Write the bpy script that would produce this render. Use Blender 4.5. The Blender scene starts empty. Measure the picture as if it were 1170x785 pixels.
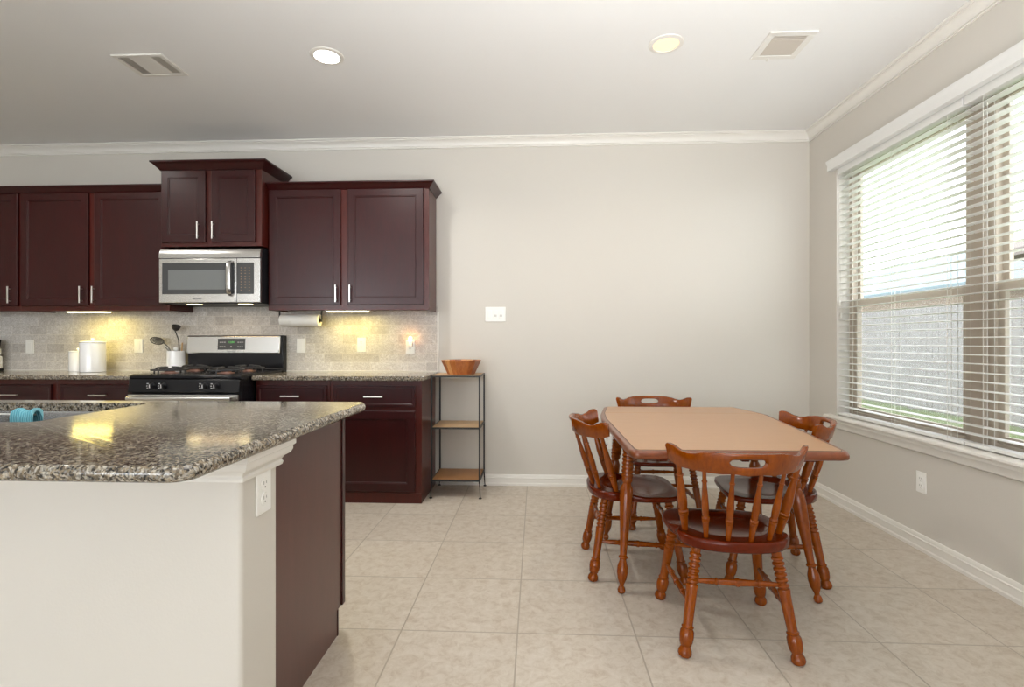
import bpy, bmesh, math, random
from mathutils import Vector, Matrix
random.seed(7)
S = bpy.context.scene
COL = S.collection
PI = math.pi

# ------------------------------------------------------------------ camera
CAMZ, YAW, FPX = 1.16, 0.04754, 596.7
cam = bpy.data.objects.new('camera', bpy.data.cameras.new('camera'))
COL.objects.link(cam)
cam.location = (0, 0, CAMZ)
cam.rotation_euler = (PI/2, 0, YAW)
cam.data.sensor_width = 36
cam.data.lens = 36*FPX/1170
cam.data.shift_y = -2.5/1170
cam.data.clip_start = 0.05
S.camera = cam
S.view_settings.view_transform = 'Standard'
S.view_settings.look = 'None'
S.view_settings.gamma = 1
S.view_settings.use_curve_mapping = False
S.view_settings.exposure = 0.0
S.cycles.max_bounces = 8
S.cycles.diffuse_bounces = 5
S.cycles.transparent_max_bounces = 12
S.cycles.sample_clamp_indirect = 8
S.cycles.caustics_reflective = False
S.cycles.caustics_refractive = False

# ------------------------------------------------------------------ world and added fill lights
wd = bpy.data.worlds.new('sky'); S.world = wd; wd.use_nodes = True
wd.node_tree.nodes['Background'].inputs['Color'].default_value = (0.90, 0.95, 1.0, 1)
wd.node_tree.nodes['Background'].inputs['Strength'].default_value = 7.8
def area(name, loc, rot, sx, sy, power, col=(1, 1, 1), portal=False, spread=PI, shape='RECTANGLE', parent=None):
    d = bpy.data.lights.new(name, 'AREA'); d.shape = shape; d.size = sx
    if shape == 'RECTANGLE': d.size_y = sy
    d.energy = power; d.color = col; d.spread = spread
    o = bpy.data.objects.new(name, d); COL.objects.link(o); o.location = loc; o.rotation_euler = rot
    if portal: d.cycles.is_portal = True
    if parent: o.parent = parent
    return o
area('rear_fill_centre', (-0.9, -3.95, 1.5), (PI/2, 0, 0), 2.6, 2.0, 8, (0.97, 0.98, 1.0))  # added fill light behind the viewer, no known window there
area('rear_fill_kitchen', (-4.3, -3.95, 1.5), (PI/2, 0, 0), 2.0, 2.0, 10, (0.97, 0.98, 1.0))  # second added fill behind the viewer, towards the kitchen end
area('ceiling_fill', (.5, -.1, .9), (math.radians(146), 0, 0), 1.4, 1.0, 54, (.97, .98, 1), spread=1.9)  # unseen up-light added to brighten the ceiling

# ------------------------------------------------------------------ dimensions (metres)
W = 4.206      # back wall plane
R = 2.138      # window wall plane
L = -6.0       # far end of the kitchen
B = -4.0       # wall behind the viewer
ZC = 2.80      # ceiling
CT = 0.914     # counter top height

# ------------------------------------------------------------------ materials
MATS = {}
class NT:
    def __init__(s, name):
        s.m = bpy.data.materials.new(name); s.m.use_nodes = True
        s.t = s.m.node_tree; s.b = s.t.nodes['Principled BSDF']; s.out = s.t.nodes['Material Output']
    def n(s, typ, **kw):
        x = s.t.nodes.new(typ)
        for k, v in kw.items():
            if k in x.inputs.keys(): s.put(x.inputs[k], v)
            else: setattr(x, k, v)
        return x
    def put(s, inp, v):
        if isinstance(v, bpy.types.NodeSocket): s.t.links.new(v, inp)
        else: inp.default_value = v
    def set(s, **kw):
        for k, v in kw.items(): s.put(s.b.inputs[k.replace('_', ' ')], v)
    def coord(s, scale=(1, 1, 1), loc=(0, 0, 0), kind='Object', rot=(0, 0, 0)):
        tc = s.n('ShaderNodeTexCoord')
        mp = s.n('ShaderNodeMapping'); s.t.links.new(tc.outputs[kind], mp.inputs['Vector'])
        mp.inputs['Scale'].default_value = scale; mp.inputs['Location'].default_value = loc
        mp.inputs['Rotation'].default_value = rot
        return mp.outputs[0]
    def ramp(s, fac, stops, interp='LINEAR'):
        r = s.n('ShaderNodeValToRGB'); s.put(r.inputs[0], fac); cr = r.color_ramp; cr.interpolation = interp
        while len(cr.elements) < len(stops): cr.elements.new(0.5)
        for e, (p, c) in zip(cr.elements, stops):
            e.position = p; e.color = (*c, 1) if len(c) == 3 else c
        return r.outputs[0]
    def mix(s, f, a, b, mode='MIX'):
        x = s.n('ShaderNodeMix', data_type='RGBA', blend_type=mode)
        s.put(x.inputs[0], f)
        for i, v in ((6, a), (7, b)):
            s.put(x.inputs[i], (*v, 1) if isinstance(v, tuple) and len(v) == 3 else v)
        return x.outputs[2]
    def noise(s, vec, scale, detail=4, rough=.55, dist=0):
        x = s.n('ShaderNodeTexNoise', Scale=scale, Detail=detail, Roughness=rough, Distortion=dist)
        s.t.links.new(vec, x.inputs['Vector']); return x.outputs['Fac']
    def bump(s, h, strength, dist=.01):
        x = s.n('ShaderNodeBump', Strength=strength, Distance=dist, Height=h)
        s.t.links.new(x.outputs[0], s.b.inputs['Normal'])
def lin(r, g, b):
    f = lambda c: (c/255/12.92) if c <= 10 else ((c/255+.055)/1.055)**2.4
    return (f(r), f(g), f(b))
def plain(name, col, rough=.5, metal=0, spec=.5, coat=0, emit=0, ecol=None):
    n = NT(name)
    n.set(Base_Color=(*col, 1), Roughness=rough, Metallic=metal, Specular_IOR_Level=spec, Coat_Weight=coat)
    if emit: n.set(Emission_Color=(*(ecol or col), 1), Emission_Strength=emit)
    MATS[name] = n.m; return n
def paint(name, col, rough=.6, bs=.12):
    n = plain(name, col, rough)
    v = n.coord()
    n.bump(n.noise(v, 140, 3), bs, .004)
    n.set(Base_Color=n.mix(n.noise(v, 1.3, 2), tuple(c*.98 for c in col), tuple(c*1.02 for c in col)))
paint('wall_paint', lin(209, 204, 195))
paint('ceiling_paint', lin(236, 236, 235), .7, .2)
paint('trim_paint', lin(230, 227, 220), .35, .02)
paint('exterior_stucco', lin(200, 190, 175), .8)

def wood(name, dark, light, rough, coat=0, scale=(1, 1, 1), gs=9, ring=.0, crough=.12, spec=.5):
    n = NT(name)
    v = n.coord(scale)
    f1 = n.noise(v, gs, 5, .6, .8)
    f2 = n.noise(v, gs*5, 3, .7)
    c = n.mix(f1, dark, light)
    c = n.mix(.25, c, n.ramp(f2, [(.35, dark), (.65, light)]))
    n.set(Base_Color=c, Roughness=rough, Coat_Weight=coat, Coat_Roughness=crough, Specular_IOR_Level=spec)
    n.bump(f2, .05, .002)
    MATS[name] = n.m; return n
wood('cabinet_wood', lin(34, 3, 5), lin(60, 9, 8), .34, .16, (6, 6, 1), 2.2, crough=.2, spec=.36)
wood('cabinet_frame_wood', lin(54, 12, 7), lin(86, 25, 14), .33, .18, (6, 6, 1), 2.2, crough=.2, spec=.4)
wood('island_panel_wood', lin(70, 34, 28), lin(92, 50, 42), .42, .5, (6, 6, 1), 1.5, crough=.3)
wood('chair_wood', lin(90, 30, 0), lin(154, 76, 2), .22, .22, (4, 4, 1.2), 5, crough=.13, spec=.3)
wood('seat_wood', lin(72, 18, 1), lin(104, 32, 3), .2, .06, (1, 6, 1), 5, crough=.05, spec=.22)
wood('table_edge_wood', lin(96, 42, 14), lin(132, 66, 26), .3, .4, (2, 2, 1), 5, crough=.15)
wood('table_laminate', lin(172, 126, 86), lin(190, 147, 106), .33, .25, (1.2, 14, 1), 3, crough=.25)
wood('shelf_wood', lin(140, 92, 48), lin(178, 128, 76), .45, .1, (1, 8, 1), 4)
wood('shelf_wood_pale', lin(176, 140, 98), lin(204, 170, 126), .45, .1, (1, 8, 1), 4)
wood('fence_wood', lin(118, 112, 110), lin(142, 138, 136), .85, 0, (4, 4, .5), 3)

n = NT('bowl_wood')
v = n.coord()
sx = n.n('ShaderNodeSeparateXYZ'); n.t.links.new(v, sx.inputs[0])
at = n.n('ShaderNodeMath', operation='ARCTAN2'); n.t.links.new(sx.outputs[1], at.inputs[0]); n.t.links.new(sx.outputs[0], at.inputs[1])
ml = n.n('ShaderNodeMath', operation='MULTIPLY'); n.t.links.new(at.outputs[0], ml.inputs[0]); ml.inputs[1].default_value = 2.9
fl = n.n('ShaderNodeMath', operation='FLOOR'); n.t.links.new(ml.outputs[0], fl.inputs[0])
wn = n.n('ShaderNodeTexWhiteNoise', noise_dimensions='1D'); n.t.links.new(fl.outputs[0], wn.inputs['W'])
c = n.ramp(wn.outputs['Value'], [(0, lin(104, 44, 14)), (.45, lin(160, 82, 34)), (.75, lin(200, 124, 64)), (1, lin(238, 188, 128))])
n.set(Base_Color=n.mix(.3, c, n.ramp(n.noise(n.coord((8, 8, 1)), 9), [(.3, lin(120, 60, 25)), (.7, lin(205, 140, 85))])), Roughness=.35, Coat_Weight=.3)
MATS['bowl_wood'] = n.m

# floor tile: square grid measured from the photo
n = NT('floor_tile')
v = n.coord()
T = .4654
mp = n.coord(loc=(.54227+T*20, -2.07423+T*20, 0))
br = n.n('ShaderNodeTexBrick', offset=0.0, squash=1.0)
n.t.links.new(mp, br.inputs['Vector'])
for k, q in (('Scale', 1), ('Mortar Size', .0032), ('Mortar Smooth', .15), ('Brick Width', T), ('Row Height', T), ('Bias', 0)): br.inputs[k].default_value = q
br.inputs['Color1'].default_value = (0, 0, 0, 1); br.inputs['Color2'].default_value = (1, 1, 1, 1)
base = n.mix(n.noise(v, 2.6, 5, .65, .4), lin(182, 169, 152), lin(210, 201, 188))
fine = n.ramp(n.noise(v, 22, 8, .78, .6), [(.36, lin(168, 150, 128)), (.5, lin(200, 190, 175)), (.66, lin(218, 211, 200))])
c = n.mix(.5, base, fine)
sp = n.ramp(n.noise(n.coord((1, 1.4, 1)), 55, 6, .8, 1.2), [(.60, (0, 0, 0)), (.74, (1, 1, 1))])
c = n.mix(n.mix(.6, (0., 0., 0.), sp, 'MIX'), c, lin(170, 152, 130))
c = n.mix(.10, c, br.outputs['Color'], 'SOFT_LIGHT')
c = n.mix(br.outputs['Fac'], c, lin(168, 158, 143))
n.set(Base_Color=c, Roughness=n.ramp(n.noise(v, 18, 4), [(.3, (.33,)*3), (.7, (.48,)*3)]), Specular_IOR_Level=.45)
inv = n.n('ShaderNodeMath', operation='SUBTRACT'); inv.inputs[0].default_value = 1; n.t.links.new(br.outputs['Fac'], inv.inputs[1])
n.bump(inv.outputs[0], .5, .002)
MATS['floor_tile'] = n.m

# tumbled stone backsplash, 3 x 6 inch running bond
n = NT('backsplash_stone')
tc = n.n('ShaderNodeTexCoord'); sx = n.n('ShaderNodeSeparateXYZ'); n.t.links.new(tc.outputs['Object'], sx.inputs[0])
cb = n.n('ShaderNodeCombineXYZ'); n.t.links.new(sx.outputs[0], cb.inputs[0]); n.t.links.new(sx.outputs[2], cb.inputs[1])
ad = n.n('ShaderNodeVectorMath', operation='ADD'); n.t.links.new(cb.outputs[0], ad.inputs[0]); ad.inputs[1].default_value = (10, -.914+.0755*20, 0)
br = n.n('ShaderNodeTexBrick', offset=.5)
n.t.links.new(ad.outputs[0], br.inputs['Vector'])
for k, q in (('Scale', 1), ('Mortar Size', .0018), ('Mortar Smooth', .2), ('Brick Width', .153), ('Row Height', .0755), ('Bias', 0)): br.inputs[k].default_value = q
br.inputs['Color1'].default_value = (0, 0, 0, 1); br.inputs['Color2'].default_value = (1, 1, 1, 1)
v = tc.outputs['Object']
c = n.ramp(br.outputs['Color'], [(0, lin(172, 167, 162)), (.3, lin(204, 199, 193)), (.65, lin(216, 212, 207)), (1, lin(228, 225, 221))])
c = n.mix(.45, c, n.ramp(n.noise(v, 8, 6, .7, 1.5), [(.3, lin(182, 177, 173)), (.55, lin(216, 212, 207)), (.75, lin(234, 231, 226))]))
vein = n.ramp(n.noise(v, 26, 7, .75, 2.5), [(.44, (0, 0, 0)), (.49, (1, 1, 1)), (.53, (0, 0, 0))])
c = n.mix(n.mix(.75, (0., 0., 0.), vein), c, lin(140, 128, 114))
c = n.mix(br.outputs['Fac'], c, lin(214, 208, 196))
n.set(Base_Color=c, Roughness=.5)
inv = n.n('ShaderNodeMath', operation='SUBTRACT'); inv.inputs[0].default_value = 1; n.t.links.new(br.outputs['Fac'], inv.inputs[1])
n.bump(inv.outputs[0], .5, .002)
MATS['backsplash_stone'] = n.m

# granite
n = NT('granite')
v = n.coord()
wv = n.n('ShaderNodeVectorMath', operation='ADD')
nz = n.n('ShaderNodeTexNoise', Scale=60., Detail=3.); n.t.links.new(v, nz.inputs['Vector'])
sc_ = n.n('ShaderNodeVectorMath', operation='SCALE'); n.t.links.new(nz.outputs['Color'], sc_.inputs[0]); sc_.inputs['Scale'].default_value = .012
n.t.links.new(v, wv.inputs[0]); n.t.links.new(sc_.outputs[0], wv.inputs[1])
vo = n.n('ShaderNodeTexVoronoi', Scale=230.); n.t.links.new(wv.outputs[0], vo.inputs['Vector'])
vs = n.n('ShaderNodeSeparateColor'); n.t.links.new(vo.outputs['Color'], vs.inputs[0])
c = n.ramp(vs.outputs[0], [(0, lin(30, 30, 30)), (.18, lin(62, 58, 54)), (.30, lin(112, 100, 84)), (.5, lin(146, 132, 110)), (.68, lin(150, 146, 138)), (.86, lin(196, 188, 172))], 'CONSTANT')
vo2 = n.n('ShaderNodeTexVoronoi', Scale=110.); n.t.links.new(wv.outputs[0], vo2.inputs['Vector'])
vs2 = n.n('ShaderNodeSeparateColor'); n.t.links.new(vo2.outputs['Color'], vs2.inputs[0])
c = n.mix(.38, c, n.ramp(vs2.outputs[1], [(0, lin(24, 24, 24)), (.3, lin(92, 84, 74)), (.55, lin(142, 128, 106)), (.8, lin(182, 176, 164))], 'CONSTANT'))
n.set(Base_Color=c, Roughness=.09, Specular_IOR_Level=.6)
MATS['granite'] = n.m

def steel(name, col, rough, sc=(1, 1, 120)):
    n = NT(name); v = n.coord(sc)
    f = n.noise(v, 3, 3)
    n.set(Base_Color=n.mix(f, tuple(c*.93 for c in col), col), Metallic=1.0, Roughness=rough)
    n.bump(f, .03, .001); MATS[name] = n.m
steel('brushed_steel', (.66, .65, .63), .27)
steel('sink_steel', (.60, .61, .63), .22, (40, 1, 1))
plain('nickel', (.80, .78, .74), .28, 1)
plain('black_enamel', (.008, .008, .010), .2, spec=.28)
plain('black_plastic', (.01, .01, .012), .4, spec=.3)
plain('cast_iron', (.03, .03, .033), .55)
plain('dark_glass', (.045, .047, .05), .06, spec=.8)
plain('microwave_screen', (.17, .18, .18), .16, spec=.7)
plain('white_ceramic', lin(240, 241, 242), .12, coat=.4)
plain('white_plastic', lin(240, 239, 234), .35)
plain('slot_grey', lin(120, 116, 110), .5)
plain('rocker_grey', lin(205, 203, 198), .4)
plain('paper', lin(240, 238, 232), .9)
plain('cardboard', lin(150, 110, 70), .9)
plain('black_iron', (.012, .012, .012), .45)
plain('vent_metal', lin(228, 226, 220), .45)
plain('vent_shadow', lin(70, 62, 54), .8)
plain('vent_shade_light', lin(172, 164, 152), .8)
plain('vent_grid', lin(205, 196, 184), .6)
plain('window_vinyl', lin(184, 171, 155), .5)
plain('cord', lin(225, 223, 216), .7)
plain('utensil_dark', (.03, .025, .022), .4)
plain('utensil_grey', lin(120, 118, 112), .35, .6)
plain('printing_white', lin(215, 215, 215), .5)
plain('printing_grey', lin(120, 120, 120), .5)
plain('printing_amber', lin(200, 150, 110), .5)
plain('display_green', (.1, .5, .1), .4, emit=.3, ecol=(.25, .9, .2))
plain('light_cool', (1, 1, 1), .5, emit=14, ecol=(1, .985, .95))
plain('light_warm', (.4, .3, .2), .5, emit=1.2, ecol=(1, .74, .44))
plain('light_yellow', (1, .9, .5), .5, emit=5, ecol=(1, .86, .42))
plain('night_glow', (1, .75, .45), .5, emit=7, ecol=(1, .52, .2))
plain('burner_base', lin(130, 96, 86), .35, .4)
plain('roof_shingle', lin(92, 104, 108), .9)
plain('roof_brown', lin(92, 84, 78), .9)
n = plain('blind_white', lin(238, 238, 235), .4)
tr = n.n('ShaderNodeBsdfTranslucent', Color=(.9, .9, .88, 1)); ms = n.n('ShaderNodeMixShader', Fac=.07)
n.t.links.new(n.b.outputs[0], ms.inputs[1]); n.t.links.new(tr.outputs[0], ms.inputs[2]); n.t.links.new(ms.outputs[0], n.out.inputs[0])
n = plain('teal_cloth', lin(90, 180, 200), .85)
wv = n.n('ShaderNodeTexWave', Scale=40., Distortion=1.5); n.t.links.new(n.coord(), wv.inputs['Vector'])
n.set(Base_Color=n.mix(wv.outputs['Fac'], lin(84, 168, 190), lin(140, 205, 218)))
n.bump(wv.outputs['Fac'], .6, .003)
n = plain('grass', lin(96, 120, 60), .95)
n.set(Base_Color=n.mix(n.noise(n.coord(), 9, 6), lin(60, 84, 36), lin(108, 120, 66)))
n = NT('brick_tan')
tc = n.n('ShaderNodeTexCoord'); sx = n.n('ShaderNodeSeparateXYZ'); n.t.links.new(tc.outputs['Object'], sx.inputs[0])
cb = n.n('ShaderNodeCombineXYZ'); n.t.links.new(sx.outputs[1], cb.inputs[0]); n.t.links.new(sx.outputs[2], cb.inputs[1])
br = n.n('ShaderNodeTexBrick', Scale=4.); n.t.links.new(cb.outputs[0], br.inputs['Vector'])
br.inputs['Color1'].default_value = (*lin(142, 118, 100), 1); br.inputs['Color2'].default_value = (*lin(156, 134, 116), 1); br.inputs['Mortar'].default_value = (*lin(160, 150, 140), 1)
n.set(Base_Color=br.outputs['Color'], Roughness=.9); MATS['brick_tan'] = n.m
n = NT('window_glass')   # clear pane: mostly lets light straight through, mirrors a little at grazing angles
tr = n.n('ShaderNodeBsdfTransparent', Color=(.97, .98, .98, 1)); gl = n.n('ShaderNodeBsdfGlossy', Roughness=.02)
lw = n.n('ShaderNodeLayerWeight', Blend=.5); pw = n.n('ShaderNodeMath', operation='POWER'); n.t.links.new(lw.outputs['Facing'], pw.inputs[0]); pw.inputs[1].default_value = 4
fr = n.n('ShaderNodeMath', operation='MULTIPLY_ADD'); n.t.links.new(pw.outputs[0], fr.inputs[0]); fr.inputs[1].default_value = .3; fr.inputs[2].default_value = .03; ms = n.n('ShaderNodeMixShader')
n.t.links.new(fr.outputs[0], ms.inputs[0]); n.t.links.new(tr.outputs[0], ms.inputs[1]); n.t.links.new(gl.outputs[0], ms.inputs[2]); n.t.links.new(ms.outputs[0], n.out.inputs[0])
MATS['window_glass'] = n.m
n = NT('insect_mesh')    # fine grey screen: 30 % thread, 70 % holes
tr = n.n('ShaderNodeBsdfTransparent'); df = n.n('ShaderNodeBsdfDiffuse', Color=(.42, .42, .42, 1)); ms = n.n('ShaderNodeMixShader', Fac=.3)
n.t.links.new(tr.outputs[0], ms.inputs[1]); n.t.links.new(df.outputs[0], ms.inputs[2]); n.t.links.new(ms.outputs[0], n.out.inputs[0])
MATS['insect_mesh'] = n.m

# ------------------------------------------------------------------ mesh helpers
class MB:
    def __init__(s): s.v = []; s.f = []; s.o = (0, 0, 0)
    def add(s, vs, fs):
        k = len(s.v); s.v += [tuple(p) for p in vs]; s.f += [tuple(i+k for i in f) for f in fs]; return s
    def box(s, x0, x1, y0, y1, z0, z1):
        vs = [(x, y, z) for z in (z0, z1) for y in (y0, y1) for x in (x0, x1)]
        return s.add(vs, [(0, 2, 3, 1), (4, 5, 7, 6), (0, 1, 5, 4), (2, 6, 7, 3), (0, 4, 6, 2), (1, 3, 7, 5)])
    def lathe(s, prof, p, q=None, n=20, caps=True):
        """prof: (t, r) along p->q, t in 0..1"""
        p = Vector(p); q = Vector(q) if q is not None else p+Vector((0, 0, 1))
        d = q-p; ln = d.length; d.normalize()
        a = d.orthogonal().normalized(); b = d.cross(a)
        vs = []
        for t, r in prof:
            c = p+d*(t*ln)
            for i in range(n):
                w = 2*PI*i/n; vs.append(c+a*(r*math.cos(w))+b*(r*math.sin(w)))
        fs = [(j*n+i, j*n+(i+1) % n, (j+1)*n+(i+1) % n, (j+1)*n+i) for j in range(len(prof)-1) for i in range(n)]
        if caps: fs += [tuple(range(n-1, -1, -1)), tuple((len(prof)-1)*n+i for i in range(n))]
        return s.add(vs, fs)
    def tube(s, p, q, r, n=10): return s.lathe([(0, r), (1, r)], p, q, n)
    def path(s, pts, r, n=8):
        pts = [Vector(p) for p in pts]; vs = []; up = None
        for i, p in enumerate(pts):
            d = (pts[min(i+1, len(pts)-1)]-pts[max(i-1, 0)]).normalized()
            a = (up-d*up.dot(d)).normalized() if up else d.orthogonal().normalized()
            up = a; b = d.cross(a); rr = r[i] if isinstance(r, (list, tuple)) else r
            vs += [p+a*(rr*math.cos(2*PI*k/n))+b*(rr*math.sin(2*PI*k/n)) for k in range(n)]
        m = len(pts)
        fs = [(j*n+i, j*n+(i+1) % n, (j+1)*n+(i+1) % n, (j+1)*n+i) for j in range(m-1) for i in range(n)]
        fs += [tuple(range(n-1, -1, -1)), tuple((m-1)*n+i for i in range(n))]
        return s.add(vs, fs)
    def prism(s, poly, a0, a1, axis='z'):
        """poly (2-D) pulled along an axis: z -> (x,y), x -> (y,z), y -> (x,z)"""
        f = {'z': lambda u, v, w: (u, v, w), 'x': lambda u, v, w: (w, u, v), 'y': lambda u, v, w: (u, w, v)}[axis]
        m = len(poly)
        vs = [f(u, v, a0) for u, v in poly]+[f(u, v, a1) for u, v in poly]
        fs = [tuple(range(m)), tuple(range(2*m-1, m-1, -1))]+[(i, i+m, (i+1) % m+m, (i+1) % m) for i in range(m)]
        return s.add(vs, fs)
    def rings(s, loops, close=True):
        """loops: lists of equal-length point rings, skinned; ends capped"""
        m = len(loops[0]); vs = [p for l in loops for p in l]
        fs = [(j*m+i, j*m+(i+1) % m, (j+1)*m+(i+1) % m, (j+1)*m+i) for j in range(len(loops)-1) for i in range(m)]
        if close: fs += [tuple(range(m-1, -1, -1)), tuple((len(loops)-1)*m+i for i in range(m))]
        return s.add(vs, fs)
    def frame_panel(s, x0, x1, z0, z1, y, t, fw, bead=.007, dep=.008):
        """cabinet door or drawer front looking towards -Y: frame, bead, sunken panel, thickness t"""
        def rg(i, yy): return [(x0+i, yy, z0+i), (x1-i, yy, z0+i), (x1-i, yy, z1-i), (x0+i, yy, z1-i)]
        return s.rings([rg(0, y+t), rg(0, y+.003), rg(.003, y), rg(fw, y), rg(fw+.002, y+.003), rg(fw+bead, y+.003), rg(fw+bead+.004, y+dep)])
    def build(s, name, mat, parent=None, smooth=35, bevel=0, origin=None, seg=2, wn=False):
        me = bpy.data.meshes.new(name)
        off = Vector(origin) if origin else Vector((0, 0, 0))
        me.from_pydata([tuple(Vector(p)-off) for p in s.v], [], s.f)
        bm = bmesh.new(); bm.from_mesh(me); bmesh.ops.recalc_face_normals(bm, faces=bm.faces); bm.to_mesh(me); bm.free()
        for p in me.polygons: p.use_smooth = True
        me.set_sharp_from_angle(angle=math.radians(smooth))
        me.materials.append(MATS[mat] if isinstance(mat, str) else mat)
        o = bpy.data.objects.new(name, me); COL.objects.link(o); o.location = off
        if parent: o.parent = parent
        if bevel:
            b = o.modifiers.new('bevel', 'BEVEL'); b.width = bevel; b.segments = seg; b.limit_method = 'ANGLE'; b.angle_limit = math.radians(40); b.harden_normals = False
        if bevel or wn:
            w_ = o.modifiers.new('normals', 'WEIGHTED_NORMAL'); w_.keep_sharp = True
        return o
def bx(*a): return MB().box(*a)
def tag(o, label=None, cat=None, group=None, kind=None):
    if label: o['label'] = label
    if cat: o['category'] = cat
    if group: o['group'] = group
    if kind: o['kind'] = kind
    return o
def thing(name, loc, label, cat, group=None, rz=0):
    o = bpy.data.objects.new(name, None); COL.objects.link(o); o.empty_display_size = .05
    o.location = loc; o.rotation_euler = (0, 0, rz)
    return tag(o, label, cat, group)
def pl(mb, name, mat, par, **k):
    """build from world coordinates, then hang under an unrotated parent"""
    o = mb.build(name, mat, None, **k)
    q = par; off = Vector((0, 0, 0))
    while q: off += Vector(q.location); q = q.parent
    o.parent = par; o.location = Vector(o.location)-off
    return o
def struct(mb, name, mat, **k): return tag(mb.build(name, mat, **k), kind='structure')
def copy_tree(o, parent=None):
    c = o.copy(); COL.objects.link(c)
    if parent: c.parent = parent
    for ch in list(o.children): copy_tree(ch, c)
    return c
def lettering(txt, size, loc, rot, mat, par, name='lettering', depth=.0004):
    cu = bpy.data.curves.new(name, 'FONT'); cu.body = txt; cu.size = size; cu.extrude = depth
    cu.align_x = 'CENTER'; cu.align_y = 'CENTER'; cu.materials.append(MATS[mat])
    tmp = bpy.data.objects.new(name, cu); COL.objects.link(tmp)
    me = bpy.data.meshes.new_from_object(tmp.evaluated_get(bpy.context.evaluated_depsgraph_get()))
    bpy.data.objects.remove(tmp)
    o = bpy.data.objects.new(name, me); COL.objects.link(o); o.rotation_euler = rot
    off = Vector((0, 0, 0)); q = par
    while q: off += Vector(q.location); q = q.parent
    o.parent = par; o.location = Vector(loc)-off
    return o

# ------------------------------------------------------------------ room shell
struct(bx(L-.15, R+.16, B-.15, W+.15, -.1, 0), 'floor', 'floor_tile')
struct(bx(L-.15, R+.16, B-.15, W+.15, ZC, ZC+.12), 'ceiling', 'ceiling_paint')
struct(bx(L-.15, R+.16, W, W+.15, 0, ZC), 'wall_back', 'wall_paint')
struct(bx(L-.15, L, B-.15, W, 0, ZC), 'wall_left', 'wall_paint')
m = MB()      # wall behind the viewer, with two assumed openings for sky light, behind the rear fills
for a in ((L, -5.3), (-3.3, -2.2), (.4, R)): m.box(a[0], a[1], B-.15, B-.0, 0, ZC)
for a in ((-5.3, -3.3), (-2.2, .4)): m.box(a[0], a[1], B-.15, B, 0, .5).box(a[0], a[1], B-.15, B, 2.5, ZC)
struct(m, 'wall_rear', 'wall_paint')
WY0, WY1, WZ0, WZ1 = 1.64, 3.835, .628, 2.42
m = MB().box(R, R+.16, B, WY0, 0, ZC).box(R, R+.16, WY1, W, 0, ZC).box(R, R+.16, WY0, WY1, 0, WZ0).box(R, R+.16, WY0, WY1, WZ1, ZC)
struct(m, 'wall_right', 'wall_paint')

# crown: profile (out from wall, below ceiling)
CR = [(0, -.075), (.011, -.075), (.013, -.071), (.011, -.067), (.005, -.066), (.005, -.061), (.012, -.059), (.013, -.052), (.017, -.041), (.025, -.030), (.036, -.022), (.047, -.018), (.047, -.012), (.058, -.011), (.062, -.006), (.062, 0), (0, 0)]
k = len(CR)
def mitre(prof, z):     # runs along the back wall, then along the window wall
    back0 = [(L, W-u, z+v) for u, v in prof]; corner = [(R-u, W-u, z+v) for u, v in prof]; front = [(R-u, B, z+v) for u, v in prof]
    return back0, corner, front
a, b, c = mitre(CR, ZC)
struct(MB().rings([a, b]), 'trim_1', 'trim_paint'); struct(MB().rings([b, c]), 'trim_2', 'trim_paint')
BBP = [(0, 0), (.019, 0), (.019, .016), (.013, .022), (.013, .055), (.016, .058), (.016, .062), (.010, .066), (.010, .080), (.006, .086), (0, .088)]
a, b, c = mitre(BBP, 0)
a = [(-.80, y, z) for x, y, z in a]
struct(MB().rings([a, b]), 'baseboard_back', 'trim_paint'); struct(MB().rings([b, c]), 'baseboard_right', 'trim_paint')

# backsplash
m = bx(-5.0, -.806, W-.010, W, CT, 1.47)
struct(m, 'wall_backsplash', 'backsplash_stone')
struct(bx(-.806, -.795, W-.011, W, CT, 1.395).box(-5.0, -.806, W-.0125, W-.010, CT, CT+.007), 'trim_3', 'trim_paint', bevel=.002)

# ------------------------------------------------------------------ window
def window(num, y0, y1):
    f = MB(); xa, xb = R+.085, R+.15; z0, z1 = WZ0, WZ1; zm = 1.425
    f.box(xa, xb, y0, y0+.045, z0, z1).box(xa, xb, y1-.045, y1, z0, z1).box(xa, xb, y0+.045, y1-.045, z0, z0+.04).box(xa, xb, y0+.045, y1-.045, z1-.04, z1)
    w = struct(f, 'window_%d' % num, 'window_vinyl', bevel=.003)
    for nm, za, zb, x in (('upper_sash', zm-.02, z1-.04, R+.118), ('lower_sash', z0+.04, zm+.022, R+.098)):
        s = MB(); a, b = y0+.045, y1-.045; t = .034
        s.box(x, x+.022, a, a+t, za, zb).box(x, x+.022, b-t, b, za, zb).box(x, x+.022, a+t, b-t, za, za+t).box(x, x+.022, a+t, b-t, zb-t-.01, zb)
        so = s.build(nm, 'window_vinyl', w, bevel=.002)
        bx(x+.008, x+.012, a+t-.004, b-t+.004, za+t-.004, zb-t-.006).build('pane', 'window_glass', so)
    bx(R+.152, R+.1535, y0+.045, y1-.045, z0+.03, zm).build('insect_screen', 'insect_mesh', w)
    return w
window(1, 2.775, WY1)
window(2, WY0, 2.685)
struct(bx(R+.07, R+.158, 2.685, 2.775, WZ0, WZ1), 'trim_4', 'window_vinyl', bevel=.004)
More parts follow.
